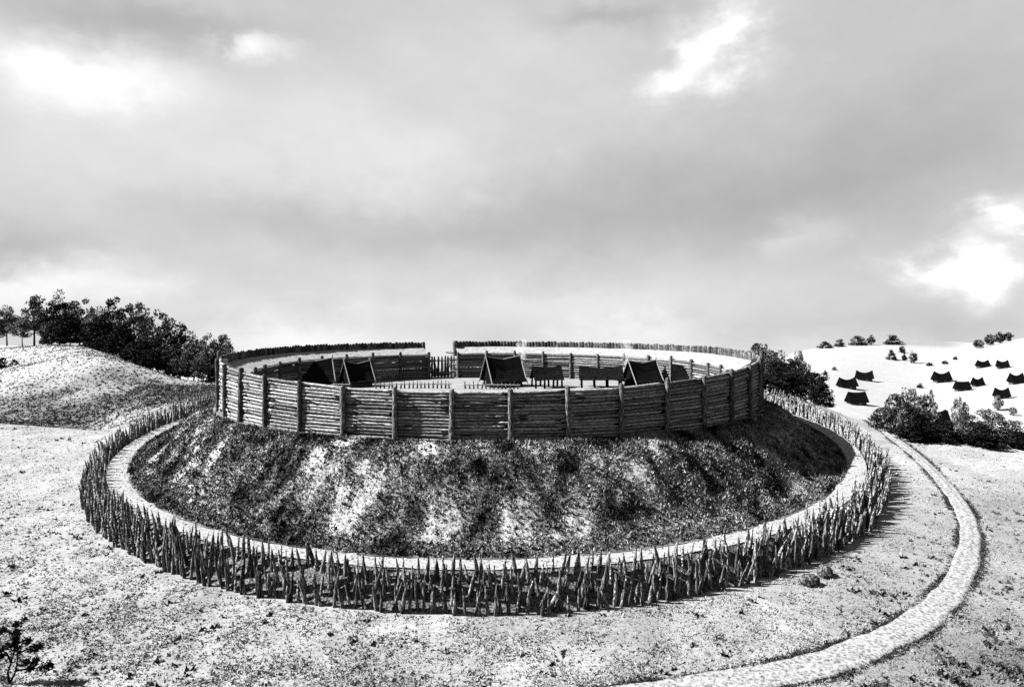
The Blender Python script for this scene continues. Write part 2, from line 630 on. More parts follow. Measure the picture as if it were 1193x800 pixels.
polar_mesh('ring_path', np.linspace(44.35, 46.62, 7), 520, z_pathring, M['path'])


def z_bank(r, t):
    x, y = pol(r, t)
    s = np.clip((r - 46.4) / (R_BANK - 46.4), 0, 1)
    p = s * s * (3 - 2 * s)
    return (z_path(t) - .03) * (1 - p) + (H(x, y) - .12) * p + .22 * (fbm(x / 1.1, y / 1.1, 91, 2) - .5) * np.sin(s * PI)


polar_mesh('bank', np.linspace(46.4, R_BANK + .3, 9), 520, z_bank, M['bank'])


# ------------------------------------------------------------------ dirt track
TRACK_PX = [(690, 822, 40), (760, 810, 36), (830, 800, 33), (893, 788, 31), (953, 775, 30), (1013, 753, 29), (1061, 730, 29), (1097, 701, 28), (1119, 671, 26), (1129, 641, 24),
            (1129, 614, 22), (1119, 590, 21), (1103, 567, 20), (1080, 543, 19), (1055, 521, 18), (1032, 503, 17), (1014, 490, 16)]


def track_line():
    pts = np.array([ray(p[0], p[1], 20.0, 103.0) for p in TRACK_PX])
    # smooth dense polyline (Catmull-Rom)
    out = []
    for i in range(len(pts) - 1):
        p0, p1, p2, p3 = pts[max(i - 1, 0)], pts[i], pts[i + 1], pts[min(i + 2, len(pts) - 1)]
        for t in np.linspace(0, 1, 14, endpoint=False):
            out.append(.5 * ((2 * p1) + (-p0 + p2) * t + (2 * p0 - 5 * p1 + 4 * p2 - p3) * t * t + (-p0 + 3 * p1 - 3 * p2 + p3) * t ** 3))
    out.append(pts[-1])
    return np.array(out)


TRK = track_line()


def track_normals():
    d = np.gradient(TRK, axis=0)
    d /= np.linalg.norm(d, axis=1)[:, None]
    return np.stack([-d[:, 1], d[:, 0]], -1)


TN = track_normals()
TW = np.interp(np.linspace(0, 1, len(TRK)), [0, .35, .6, 1], [1.15, 1.0, .72, .6])


def build_track():
    cs = np.array([-1.12, -1.0, -.72, -.5, -.25, 0, .25, .5, .72, 1.0, 1.12])
    hz = np.array([-.06, .05, .09, .05, .10, .13, .10, .05, .09, .05, -.06])
    n = len(TRK)
    w = TW * (1 + .28 * (fbm(np.arange(n) / 5.0, np.zeros(n), 13, 2) - .5))
    V, Fc = [], []
    for i in range(n):
        for k, c in enumerate(cs):
            p = TRK[i] + TN[i] * c * w[i]
            V.append((p[0], p[1], Hf(p[0], p[1]) + hz[k] + .03 * random.random()))
    m_ = len(cs)
    for i in range(n - 1):
        for k in range(m_ - 1):
            Fc.append((i * m_ + k, i * m_ + k + 1, (i + 1) * m_ + k + 1, (i + 1) * m_ + k))
    tag(link('dirt_track', mesh_from('dirt_track', V, Fc, M['track'], True)), kind='structure')


build_track()

# ------------------------------------------------------------------ tufts (grass, scrub)


def tufts(P, h, w, tone, nb=3, spread=.6):
    """P (n,3) roots; nb triangular blades each"""
    n = len(P)
    V = np.empty((n, nb, 3, 3)); T = np.empty((n, nb, 3))
    for b in range(nb):
        a = rng.uniform(0, 2 * PI, n)
        dx, dy = np.cos(a), np.sin(a)
        la = rng.uniform(0, 2 * PI, n); ll = rng.uniform(.1, 1, n) * spread * h
        hh = h * rng.uniform(.55, 1.1, n)
        ox = rng.normal(0, .4, n) * w; oy = rng.normal(0, .4, n) * w
        bx = P[:, 0] + ox; by = P[:, 1] + oy; bz = P[:, 2] - .03
        V[:, b, 0] = np.stack([bx - dx * w * .5, by - dy * w * .5, bz], -1)
        V[:, b, 1] = np.stack([bx + dx * w * .5, by + dy * w * .5, bz], -1)
        V[:, b, 2] = np.stack([bx + np.cos(la) * ll, by + np.sin(la) * ll, bz + hh], -1)
        tt = tone * rng.uniform(.6, 1.4, n)
        T[:, b, :] = tt[:, None]
    return V.reshape(-1, 3), n * nb, T.reshape(-1)


def build_scrub():
    n = 190000
    th = rng.uniform(-2.0, 2.0, n); r = rng.uniform(36.2, 44.45, n)
    t0 = mound_tone(r, th)
    keep = rng.uniform(0, 1, n) > sstep(.27, .38, t0) * .8
    th, r, t0 = th[keep], r[keep], t0[keep]
    x, y = pol(r, th)
    P = np.stack([x, y, z_mound(r, th)], -1)
    k = len(r)
    h = rng.uniform(.07, .24, k) * (1 + .9 * (rng.uniform(0, 1, k) > .95))
    tone = np.clip(t0 * np.where(rng.uniform(0, 1, k) < .36, 2.6, .8) * rng.uniform(.4, 1.4, k), .006, .45)
    tone = np.where(h > .25, np.minimum(tone, .08), tone)
    V, nf, T = tufts(P, h, h * .75, tone, 2, .9)
    # weeds straying over the edge of the ring path
    n = 9000
    th = rng.uniform(-PI, PI, n)
    edge = rng.uniform(0, 1, n) < .72
    wob = .7 * fbm(th * 46 / 1.4, np.zeros(n), 131, 3) ** 2
    r = np.where(edge, 44.3 + np.abs(rng.normal(0, 1, n)) * wob, rng.uniform(44.5, 46.6, n))
    r = np.minimum(r, 46.6)
    x, y = pol(r, th)
    h = rng.uniform(.05, .2, n)
    V2, nf2, T2 = tufts(np.stack([x, y, z_pathring(r, th)], -1), h, h * .9, np.where(edge, rng.uniform(.02, .2, n), rng.uniform(.06, .4, n)), 2, .9)
    V = np.concatenate([V, V2]); T = np.concatenate([T, T2]); nf += nf2
    tag(link('scrub', tri_mesh('scrub', V, nf, M['grass'], T)), 'rough dark scrub and grass covering the slopes of the mound', 'scrub', kind='stuff')


build_scrub()


def off_ring(x, y, rmax=48.7):
    return np.hypot(x - CX, y - CY) > rmax


def build_grass():
    n = 280000
    px = rng.uniform(-120, 1313, n); py = rng.uniform(470, 850, n)
    # the open plane in front: solve the line of sight on the sloping ground
    Y = F * (EYE + .08 * 44.6) / ((py - YH) + .08 * F)
    Y *= rng.uniform(.97, 1.03, n)
    x = (px - 596.5) / F * Y
    ok = off_ring(x, Y) & (Y > 25)
    d2 = np.full(n, 1e9)
    for i in range(0, len(TRK), 2):
        d2 = np.minimum(d2, (x - TRK[i, 0]) ** 2 + (Y - TRK[i, 1]) ** 2)
    ok &= (d2 > 1.3 ** 2) | ((rng.uniform(0, 1, n) < .3))
    cl = fbm(x / 1.6, Y / 1.6, 101, 3)
    ok &= rng.uniform(0, 1, n) < np.clip((cl - .30) * 3.2, .3, 1)
    x, Y, cl = x[ok], Y[ok], cl[ok]
    k = len(x)
    h = rng.uniform(.04, .14, k) * (1 + .7 * (rng.uniform(0, 1, k) > .95))
    g = ground_tone(x, Y)
    dark = rng.uniform(0, 1, k) < np.clip(.035 + .22 * (cl - .5), .01, .16)
    tone = np.clip(g * np.where(dark, rng.uniform(.2, .6, k), rng.uniform(.85, 1.3, k)), .01, .5)
    V, nf, T = tufts(np.stack([x, Y, H(x, Y)], -1), h, h * 1.1, tone, 3, 1.0)
    # longer dark tussocks, thick low on the right
    n2 = 9000
    px = rng.uniform(-60, 1253, n2); py = rng.uniform(500, 830, n2)
    Y2 = F * (EYE + .08 * 44.6) / ((py - YH) + .08 * F)
    x2 = (px - 596.5) / F * Y2
    pr = .06 + .5 * np.exp(-((x2 - 31) / 12) ** 2 - ((Y2 - 37.5) / 4) ** 2) + .16 * sstep(16, 30, x2) * sstep(75, 60, Y2)
    pr = pr * sstep(.42, .62, fbm(x2 / 2.5, Y2 / 1.6, 111, 3)) * 1.5
    d2 = np.full(n2, 1e9)
    for i in range(0, len(TRK), 2):
        d2 = np.minimum(d2, (x2 - TRK[i, 0]) ** 2 + (Y2 - TRK[i, 1]) ** 2)
    ok = off_ring(x2, Y2) & (rng.uniform(0, 1, n2) < pr) & (d2 > 1.4 ** 2)
    x2, Y2 = x2[ok], Y2[ok]
    k2 = len(x2)
    h2 = rng.uniform(.15, .34, k2)
    V2, nf2, T2 = tufts(np.stack([x2, Y2, H(x2, Y2)], -1), h2, h2 * 1.3, rng.uniform(.01, .08, k2), 5, 1.2)
    tag(link('field_grass', tri_mesh('field_grass', np.concatenate([V, V2]), nf + nf2, M['grass'], np.concatenate([T, T2]))),
        'short pale dry grass over the open field round the fort', 'grass', kind='stuff')
    # dark fringe of long grass along both edges of the track
    pts = []
    for s in (-1, 1):
        n3 = 8000
        i = rng.integers(0, len(TRK), n3)
        f = fbm(i / 7.0, np.full(n3, s * 5.0), 121, 3)
        keep = rng.uniform(0, 1, n3) < np.clip(.25 + sstep(.3, .6, f), 0, 1)
        off = (TW[i] * 1.03 + np.abs(rng.normal(0, .12, n3)) * (.5 + 2 * f) + .0) * s
        p = TRK[i] + TN[i] * off[:, None] + rng.normal(0, .1, (n3, 2))
        pts.append(p[keep])
    p = np.concatenate(pts)
    p = p[off_ring(p[:, 0], p[:, 1])]
    h3 = rng.uniform(.05, .16, len(p))
    V, nf, T = tufts(np.stack([p[:, 0], p[:, 1], H(p[:, 0], p[:, 1])], -1), h3, h3 * 1.0, rng.uniform(.008, .07, len(p)), 4, .9)
    tag(link('verge_grass', tri_mesh('verge_grass', V, nf, M['grass'], T)), 'dark ragged grass along both edges of the dirt track', 'grass', kind='stuff')
    # rough grazing on the left hill
    n4 = 90000
    y4 = rng.uniform(104, 235, n4); x4 = y4 * rng.uniform(-.95, -.40, n4)
    g = ground_tone(x4, y4)
    keep = rng.uniform(0, 1, n4) < .22 + .7 * sstep(.24, .10, g)
    x4, y4, g = x4[keep], y4[keep], g[keep]
    h4 = rng.uniform(.1, .36, len(x4))
    V, nf, T = tufts(np.stack([x4, y4, H(x4, y4)], -1), h4, h4 * 1.2, np.clip(g * rng.uniform(.3, 1.9, len(x4)), .02, .42), 3, .9)
    tag(link('hill_grass', tri_mesh('hill_grass', V, nf, M['grass'], T)), 'grey rough grass on the slope of the left hill', 'grass', kind='stuff')


build_grass()


# ------------------------------------------------------------------ fort walls
def ztop(th):
    a = abs(math.atan2(math.sin(th), math.cos(th)))
    d = math.degrees(a)
    return float(np.interp(d, [0, 20, 45, 70, 110, 180], [13.75, 13.92, 14.75, 15.7, 16.25, 16.45]))


def log_mesh(name, mat, seed, n=8):
    rd = random.Random(seed)
    rings = []
    xs = [-.5, -.3, -.05, .2, .4, .5]
    mb = MB()
    pts = [(x, rd.uniform(-.05, .05), rd.uniform(-.06, .06)) for x in xs]
    mb.tube(pts, [rd.uniform(.44, .54) for _ in xs], n)
    return mb.mesh(name, mat, True)


def post_mesh(name, mat, seed, n=9):
    rd = random.Random(seed)
    zs = [0, .3, .6, .93, .98, 1.0]
    rs = [.54, .52, .5, .49, .44, .26]
    V, Fc = [], []
    for z, r in zip(zs, rs):
        ox, oy = rd.uniform(-.06, .06), rd.uniform(-.06, .06)
        for k in range(n):
            a = 2 * PI * k / n
            q = r * rd.uniform(.93, 1.07)
            V.append((ox + q * math.cos(a), oy + q * math.sin(a), z))
    for i in range(len(zs) - 1):
        for k in range(n):
            Fc.append((i * n + k, i * n + (k + 1) % n, (i + 1) * n + (k + 1) % n, (i + 1) * n + k))
    Fc.append(tuple((len(zs) - 1) * n + k for k in range(n)))
    return mesh_from(name, V, Fc, mat, True)


LOGS = [log_mesh('log', M['log'], i) for i in range(5)]
LOGS_IN = [log_mesh('inner_log', M['log_in'], 20 + i) for i in range(4)]
POSTS = [post_mesh('post', M['post'], i) for i in range(4)]


def bay(parent, origin, th0, th1, r, z0a, z0b, z1a, z1b, n, meshes, name='log', rough=.0):
    p0 = Vector((*pol(r, th0), 0)); p1 = Vector((*pol(r, th1), 0))
    d = p1 - p0
    L_ = d.length
    rz = math.atan2(d.y, d.x)
    for k in range(n):
        f = (k + .5) / n
        za = z0a + (z1a - z0a) * f + random.gauss(0, .025); zb = z0b + (z1b - z0b) * f + random.gauss(0, .025)
        dia = ((z1a - z0a) + (z1b - z0b)) / 2 / n * random.uniform(.84, 1.03)
        c = (p0 + p1) / 2 + Vector((0, 0, (za + zb) / 2))
        pitch = -math.atan2(zb - za, L_)
        out = Vector((math.sin((th0 + th1) / 2), -math.cos((th0 + th1) / 2), 0)) * random.uniform(-.04, .04)
        link(name, random.choice(meshes), parent, c + out - origin, (random.choice((0, PI)) + random.uniform(-.3, .3), pitch, rz), (L_ * 1.0, dia, dia))


STEP = math.radians(8.3)


def build_front_wall():
    org = Vector((*pol(R_FORT, 0), Z_FORT))
    w = empty('log_wall', org)
    tag(w, 'long curved outer wall of stacked horizontal logs between upright posts above the mound', 'wall', 'log walls of the fort')
    ths = [STEP * (k - 8.5) for k in range(18)]
    for i, t in enumerate(ths):
        x, y = pol(R_FORT + .28, t)
        zt = ztop(t) + random.uniform(.15, .45) + (.5 if i in (0, 17) else 0)
        dia = random.uniform(.44, .56)
        link('post', random.choice(POSTS), w, Vector((x, y, Z_FORT - .8)) - org, (random.gauss(0, .008), random.gauss(0, .008), random.uniform(0, 6)), (dia, dia, zt - Z_FORT + .8))
    for a, b in zip(ths[:-1], ths[1:]):
        bay(w, org, a, b, R_FORT, Z_FORT - .15, Z_FORT - .15, ztop(a), ztop(b), 15, LOGS)
    # dark backing, added to stop light showing through the log gaps
    V, Fc = [], []
    for t in ths:
        for r, z in ((R_FORT - .1, Z_FORT - .2), (R_FORT - .1, ztop(t) - .22), (R_FORT - .75, ztop(t) - .25), (R_FORT - .75, Z_FORT - .2)):
            V.append(Vector((*pol(r * (1.0 if r > R_FORT - .2 else .998), t), z)) - org)
    for i in range(len(ths) - 1):
        for k in range(3):
            Fc.append((i * 4 + k, (i + 1) * 4 + k, (i + 1) * 4 + k + 1, i * 4 + k + 1))
    link('dark_backing', mesh_from('dark_backing', V, Fc, M['backing']), w)


build_front_wall()


def paling_mesh(seed):
    rd = random.Random(seed)
    mb = MB()
    n = 8
    zs = [0, .5, .86, .95, 1.0]
    rs = [.5, .5, .49, .40, .18]
    V, Fc = [], []
    for z, r in zip(zs, rs):
        for k in range(n):
            a = 2 * PI * k / n
            V.append((r * math.cos(a) * rd.uniform(.92, 1.08), r * .45 * math.sin(a), z + (rd.uniform(-.02, .02) if z > .9 else 0)))
    for i in range(len(zs) - 1):
        for k in range(n):
            Fc.append((i * n + k, i * n + (k + 1) % n, (i + 1) * n + (k + 1) % n, (i + 1) * n + k))
    Fc.append(tuple((len(zs) - 1) * n + k for k in range(n)))
    return mesh_from('paling', V, Fc, M['paling'], True)


PALS = [paling_mesh(i) for i in range(5)]
GATE_B = (PI - math.radians(-23.8), PI - math.radians(-13.6))      # bearings of the two gate posts (from the front)


def rear_th(beta_deg):            # angle from the back, + = right, turned into bearing from the front
    return PI - math.radians(beta_deg)


def build_rear(label, b0, b1, end_posts):
    """back wall from beta b0 to b1 (degrees from the back, right positive), seen from inside"""
    mid = rear_th((b0 + b1) / 2)
    org = Vector((*pol(R_FORT, mid), Z_FORT))
    w = empty('log_wall', org)
    tag(w, label, 'wall', 'log walls of the fort')
    # upright palings along the top
    n = int(math.radians(b1 - b0) * R_FORT / .62)
    for i in range(n):
        t = rear_th(b0 + (b1 - b0) * (i + .5) / n)
        x, y = pol(R_FORT, t)
        zt = ztop(t) + random.uniform(-.14, .08)
        zb = ztop(t) - 1.9
        wd = random.uniform(.66, .80)
        link('paling', random.choice(PALS), w, Vector((x, y, zb)) - org, (0, random.gauss(0, .012), t), (wd, wd, zt - zb))
    # sloping pale walk behind the palings
    m_ = max(8, int((b1 - b0) / 2.5))
    V, Fc = [], []
    for i in range(m_ + 1):
        t = rear_th(b0 + (b1 - b0) * i / m_)
        zt = ztop(t)
        for r, z in ((35.15, zt - 1.1), (34.2, zt - 1.45), (33.2, zt - 1.82), (32.1, zt - 2.2), (32.1, zt - 2.6)):
            x, y = pol(r, t)
            V.append(Vector((x, y, z + random.uniform(-.04, .04))) - org)
    for i in range(m_):
        for k in range(4):
            Fc.append((i * 5 + k, (i + 1) * 5 + k, (i + 1) * 5 + k + 1, i * 5 + k + 1))
    wk = mesh_from('rampart_walk', V, Fc, M['walk'], False)
    link('rampart_walk', wk, w)
    # inner face of logs and posts
    ri = 31.95
    nb = max(1, round((b1 - b0) / 9.6))
    ths = [rear_th(b0 + (b1 - b0) * i / nb) for i in range(nb + 1)]
    for i, t in enumerate(ths):
        x, y = pol(ri - .22, t)
        zt = ztop(t) - 2.3 + random.uniform(.3, .75)
        dia = random.uniform(.5, .62)
        link('post', random.choice(POSTS), w, Vector((x, y, Z_FORT - .3)) - org, (0, 0, random.uniform(0, 6)), (dia, dia, zt - Z_FORT + .3))
    for a, b in zip(ths[:-1], ths[1:]):
        bay(w, org, b, a, ri, Z_FORT - .1, Z_FORT - .1, ztop(b) - 2.28, ztop(a) - 2.28, 11, LOGS_IN)
    # logs behind the palings, outside, down to the mound
    no = max(1, round((b1 - b0) / 10))
    tho = [rear_th(b0 + (b1 - b0) * i / no) for i in range(no + 1)]
    for a, b in zip(tho[:-1], tho[1:]):
        bay(w, org, b, a, R_FORT + .05, Z_FORT - .3, Z_FORT - .3, ztop(b) - 1.7, ztop(a) - 1.7, 8, LOGS, 'outer_log')
    for (bd, dia, up) in end_posts:
        t = rear_th(bd)
        x, y = pol(R_FORT - .25, t)
        link('end_post', random.choice(POSTS), w, Vector((x, y, Z_FORT - .3)) - org, (0, 0, 1.0), (dia, dia, ztop(t) + up - Z_FORT + .3))
        # timber end of the rampart beside the gate opening
        mb = MB()
        for k in range(9):
            f0 = (k + .5) / 9
            p0 = Vector((*pol(35.1, t), Z_FORT + f0 * (ztop(t) - 2.7 - Z_FORT))) - org
            p1 = Vector((*pol(32.6, t), Z_FORT + f0 * (ztop(t) - 3.0 - Z_FORT))) - org
            mb.tube([p0, p1], [.24, .24], 6)
        link('end_log_face', mb.mesh('end_log_face', M['log_in'], True), w)


build_rear('back left stretch of palisade with pale sloping walk, left of the slatted gate', -113, -23.8, [(-23.8, .7, .0)])
build_rear('back right stretch of palisade with pale sloping walk, right of the slatted gate', -13.6, 113, [(-13.6, 1.15, .15)])


def build_gate():
    ta, tb = rear_th(-23.0), rear_th(-14.6)
    pa, pb = Vector((*pol(34.6, ta), Z_FORT)), Vector((*pol(34.6, tb), Z_FORT))
    org = (pa + pb) / 2
    g = empty('gate', org)
    tag(g, 'low gate of spaced upright palings in the gap of the back palisade', 'gate')
    d = (pb - pa); L_ = d.length; d.normalize()
    rz = math.atan2(d.y, d.x)
    n = 8
    for i in range(n):
        p = pa + d * (L_ * (i + .5) / n)
        link('paling', random.choice(PALS), g, p - org, (0, random.gauss(0, .02), rz), (.40, .40, random.uniform(4.0, 4.2)))
    for z in (.9, 3.2):
        mb = MB()
        mb.tube([pa - org + Vector((0, 0, z)) + Vector((d.y, -d.x, 0)) * .22, pb - org + Vector((0, 0, z)) + Vector((d.y, -d.x, 0)) * .22], [.14, .13], 6)
        link('rail', mb.mesh('rail', M['log_in'], True), g)


build_gate()


# ------------------------------------------------------------------ ring of sharpened stakes
def stake_mesh(seed):
    rd = random.Random(seed)
    mb = MB()
    zs = [0, .3, .58, .8, 1.0]
    bx, by = rd.uniform(-.25, .25), rd.uniform(-.25, .25)
    pts = [(bx * math.sin(z * PI) * .9, by * math.sin(z * PI) * .9, z) for z in zs]
    mb.tube(pts, [.5, .52, .45, .27, .03], 7)
    return mb.mesh('stake', M['stake'], True)


STK = [stake_mesh(i) for i in range(6)]


def build_stakes():
    org = Vector((CX, CY, 4.0))
    ring = empty('stake_barrier', org)
    tag(ring, 'ring of leaning sharpened wooden stakes set round the foot of the mound', 'palisade')
    L_ = []
    for (r0, dens, lo, hi) in ((47.1, 2.2, 1.4, 1.9), (47.75, 2.1, 1.7, 2.3), (48.4, 2.1, 1.5, 2.4)):
        n = int(2 * PI * r0 * dens)
        for i in range(n):
            t = -PI + 2 * PI * (i + random.uniform(-.35, .35)) / n
            r = r0 + random.gauss(0, .15)
            back = .5 - .5 * math.cos(t)
            ln = random.uniform(lo, hi) * (1 + 1.15 * back)
            x, y = pol(r, t)
            z = float(z_bank(r, t)) - .25
            ltan = random.gauss(0, .16)
            lrad = random.uniform(-.08, .22)
            tang = Vector((math.cos(t), math.sin(t), 0)); rad = Vector((math.sin(t), -math.cos(t), 0))
            ax = (Vector((0, 0, 1)) + tang * ltan + rad * lrad).normalized()
            L_.append((Vector((x, y, z)), ax, ln + .25, random.uniform(.20, .33) * (1 + .25 * back)))

    def vis(s):
        p, ax, ln, dia = s
        hid = p.y > 108 and -43 < p.x * 108 / p.y < 36
        return 0 if hid else ln * dia / p.y ** 2
    L_.sort(key=vis, reverse=True)
    rest = MB()
    for i, (p, ax, ln, dia) in enumerate(L_):
        q = ax.to_track_quat('Z', 'Y')
        q = q @ Matrix.Rotation(random.uniform(0, 6.28), 3, 'Z').to_quaternion()
        me = STK[i % 6]
        if i < 300:
            link('stake', me, ring, p - org, q.to_euler(), (dia, dia, ln))
        else:
            mt = Matrix.LocRotScale(p - org, q, Vector((dia, dia, ln)))
            rest.add([mt @ v.co for v in me.vertices], [tuple(f.vertices) for f in me.polygons])
    o = link('farther_stakes', rest.mesh('farther_stakes', M['stake'], True), ring)
    o['kind'] = 'stuff'


build_stakes()


# ------------------------------------------------------------------ huts inside the fort
def hut(label, px, Y, w, l, h, rz, cat='hut', grp='thatched huts inside the fort', pale=True, open_=False):
    x = at(px, Y)
    z = Z_FORT + .02
    o = empty('thatched_hut', (x, Y, z), rz)
    tag(o, label, cat, grp)
    e = h * .30
    # wattle wall
    if open_:
        e = 2.3
        for i in range(4):
            for sy in (-1, 1):
                mb = MB(); mb.tube([(l * (i / 3 - .5) * .88, sy * w * .44, -.1), (l * (i / 3 - .5) * .88 + random.uniform(-.1, .1), sy * w * .44, 1.9)], [.17, .14], 6)
                link('post', mb.mesh('post', M['dark'], True), o)
    else:
        mb = MB(); mb.box((0, 0, e * .5 + .05), (l * .86, w * .78, e + .25))
        link('wall', mb.mesh('wall', M['wattle']), o)
    # roof: two sagging slopes with thickness, in courses
    V, Fc = [], []
    nx, ny = 9, 6
    for side in (-1, 1):
        base = len(V)
        for i in range(nx):
            fx = i / (nx - 1)
            xx = (fx - .5) * l
            ridge = h - .12 * h * math.sin(fx * PI)
            for j in range(ny):
                fy = j / (ny - 1)
                yy = side * fy * w * .56
                zz = ridge * (1 - fy) + (e * .55) * fy - .07 * h * math.sin(fy * PI) + (.06 if j % 2 else 0) + random.uniform(-.08, .08)
                V.append((xx + (fy - .5) * .0, yy, zz))
        for i in range(nx - 1):
            for j in range(ny - 1):
                q = (base + i * ny + j, base + (i + 1) * ny + j, base + (i + 1) * ny + j + 1, base + i * ny + j + 1)
                Fc.append(q if side < 0 else q[::-1])
    me = mesh_from('roof', V, Fc, M['thatch'])
    r = link('roof', me, o)
    sm = r.modifiers.new('thickness', 'SOLIDIFY'); sm.thickness = .16; sm.offset = -1
    mb = MB(); mb.tube([(-l * .5, 0, h + .03), (0, 0, h - .1 * h), (l * .5, 0, h + .03)], [.12, .13, .12], 6)
    link('ridge_pole', mb.mesh('ridge_pole', M['pale_pole'] if pale else M['thatch']), r)
    for s in (() if open_ else (-1, 1)):
        # black panel painted as the shade inside the gable, behind pale crossing barge poles
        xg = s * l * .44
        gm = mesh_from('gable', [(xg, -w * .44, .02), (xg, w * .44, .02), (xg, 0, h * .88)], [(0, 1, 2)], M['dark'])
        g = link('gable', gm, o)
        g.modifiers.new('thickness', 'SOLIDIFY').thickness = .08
        for t in (-1, 1):
            mb = MB()
            mb.tube([(s * (l * .5 + .05), t * w * .60, e * .45), (s * (l * .5 + .05), -t * w * .06, h * 1.12)], [.10, .08], 6)
            link('barge_pole', mb.mesh('barge_pole', M['pale_pole'] if pale else M['thatch']), o)


hut('black thatched hut with pale crossed gable poles, leftmost inside the fort', 366, 105.5, 4.6, 5.6, 4.6, math.radians(28))
hut('small dark thatched hut second from left, just left of the gate', 416, 106.5, 4.0, 4.4, 4.1, math.radians(38))
hut('large black thatched hut right of the gate, under the left smoke plume', 586, 107, 4.8, 6.0, 4.9, math.radians(24))
hut('low black open sided shed between the two smoke plumes, nearer the left one', 637, 105, 3.6, 4.8, 3.4, math.radians(10), pale=False, open_=True)
hut('long low black open sided shed just left of the right smoke plume', 700, 105.5, 3.8, 7.0, 3.3, math.radians(-5), pale=False, open_=True)
hut('dark hut with pale gable poles right of the right smoke plume', 748, 107, 4.2, 5.2, 4.2, math.radians(22))
hut('half hidden dark hut rightmost inside the fort', 800, 103.5, 3.6, 4.6, 3.7, math.radians(-15), pale=False)


def low_fence(label, px0, px1, Y, hgt):
    x0, x1 = at(px0, Y), at(px1, Y)
    o = empty('hurdle_fence', ((x0 + x1) / 2, Y, Z_FORT))
    tag(o, label, 'fence', 'low hurdle fences inside the fort')
    n = int((x1 - x0) / .62)
    for i in range(n):
        xx = x0 + (x1 - x0) * (i + .5) / n - (x0 + x1) / 2
        hh = hgt * random.uniform(.75, 1.15)
        link('picket', random.choice(STK), o, (xx, random.uniform(-.1, .1), -.1), (random.gauss(0, .05), random.gauss(0, .07), random.uniform(0, 6)), (.26, .26, hh + .1))
    mb = MB(); mb.tube([(x0 - (x0 + x1) / 2, -.16, hgt * .55), (0, -.16, hgt * .6), (x1 - (x0 + x1) / 2, -.16, hgt * .55)], [.09] * 3, 6)
    link('rail', mb.mesh('rail', M['pale_pole']), o)


low_fence('low picket hurdle inside the fort beside the leftmost hut', 386, 408, 102.6, 1.3)
low_fence('low picket hurdle inside the fort below the slatted gate', 436, 526, 103.2, 1.35)
low_fence('low picket hurdle in front of the large hut right of the gate', 540, 606, 102.4, 1.2)


# smoke
def smoke(label, px, Y, z0, z1, drift):
    x = at(px, Y)
    mb = MB()
    n = 9
    pts, rd = [], []
    for i in range(n):
        f = i / (n - 1)
        pts.append((drift * f + .35 * math.sin(f * 7), .3 * math.cos(f * 6), (z1 - z0) * f))
        rd.append(.3 + .75 * f ** .7 + .15 * random.random())
    rd[-1] = .5
    mb.tube(pts, rd, 12)
    mt = bpy.data.materials.new('smoke'); mt.use_nodes = True
    nt = mt.node_tree
    nt.nodes.remove(nt.nodes['Principled BSDF'])
    vol = nt.nodes.new('ShaderNodeVolumePrincipled')
    vol.inputs['Color'].default_value = (.5, .5, .5, 1)
    vol.inputs['Anisotropy'].default_value = .0
    t = tex(nt, 1.2, 2, .5, (1, 1, .55))
    d = nt.nodes.new('ShaderNodeMapRange')
    d.inputs['From Min'].default_value = .42; d.inputs['From Max'].default_value = .66
    d.inputs['To Min'].default_value = 0; d.inputs['To Max'].default_value = 1.6
    nt.links.new(t, d.inputs['Value'])
    tc2 = nt.nodes.new('ShaderNodeTexCoord'); sp = nt.nodes.new('ShaderNodeSeparateXYZ')
    nt.links.new(tc2.outputs['Object'], sp.inputs[0])
    fade = nt.nodes.new('ShaderNodeMapRange')
    fade.inputs['From Max'].default_value = z1 - z0
    fade.inputs['To Min'].default_value = 1.0; fade.inputs['To Max'].default_value = .12
    nt.links.new(sp.outputs[2], fade.inputs['Value'])
    nt.links.new(mul(nt, d.outputs[0], fade.outputs[0]), vol.inputs['Density'])
    nt.links.new(vol.outputs[0], nt.nodes['Material Output'].inputs['Volume'])
    o = link('smoke_plume', mb.mesh('smoke_plume', mt, True), None, (x, Y, z0))
    tag(o, label, 'smoke', 'smoke plumes over the huts', 'stuff')


smoke('pale smoke plume rising from the large hut right of the gate', 606, 108.5, 13.0, 17.2, .5)
smoke('pale smoke plume rising right of the long low shed', 726, 107.5, 11.8, 17.2, 1.0)


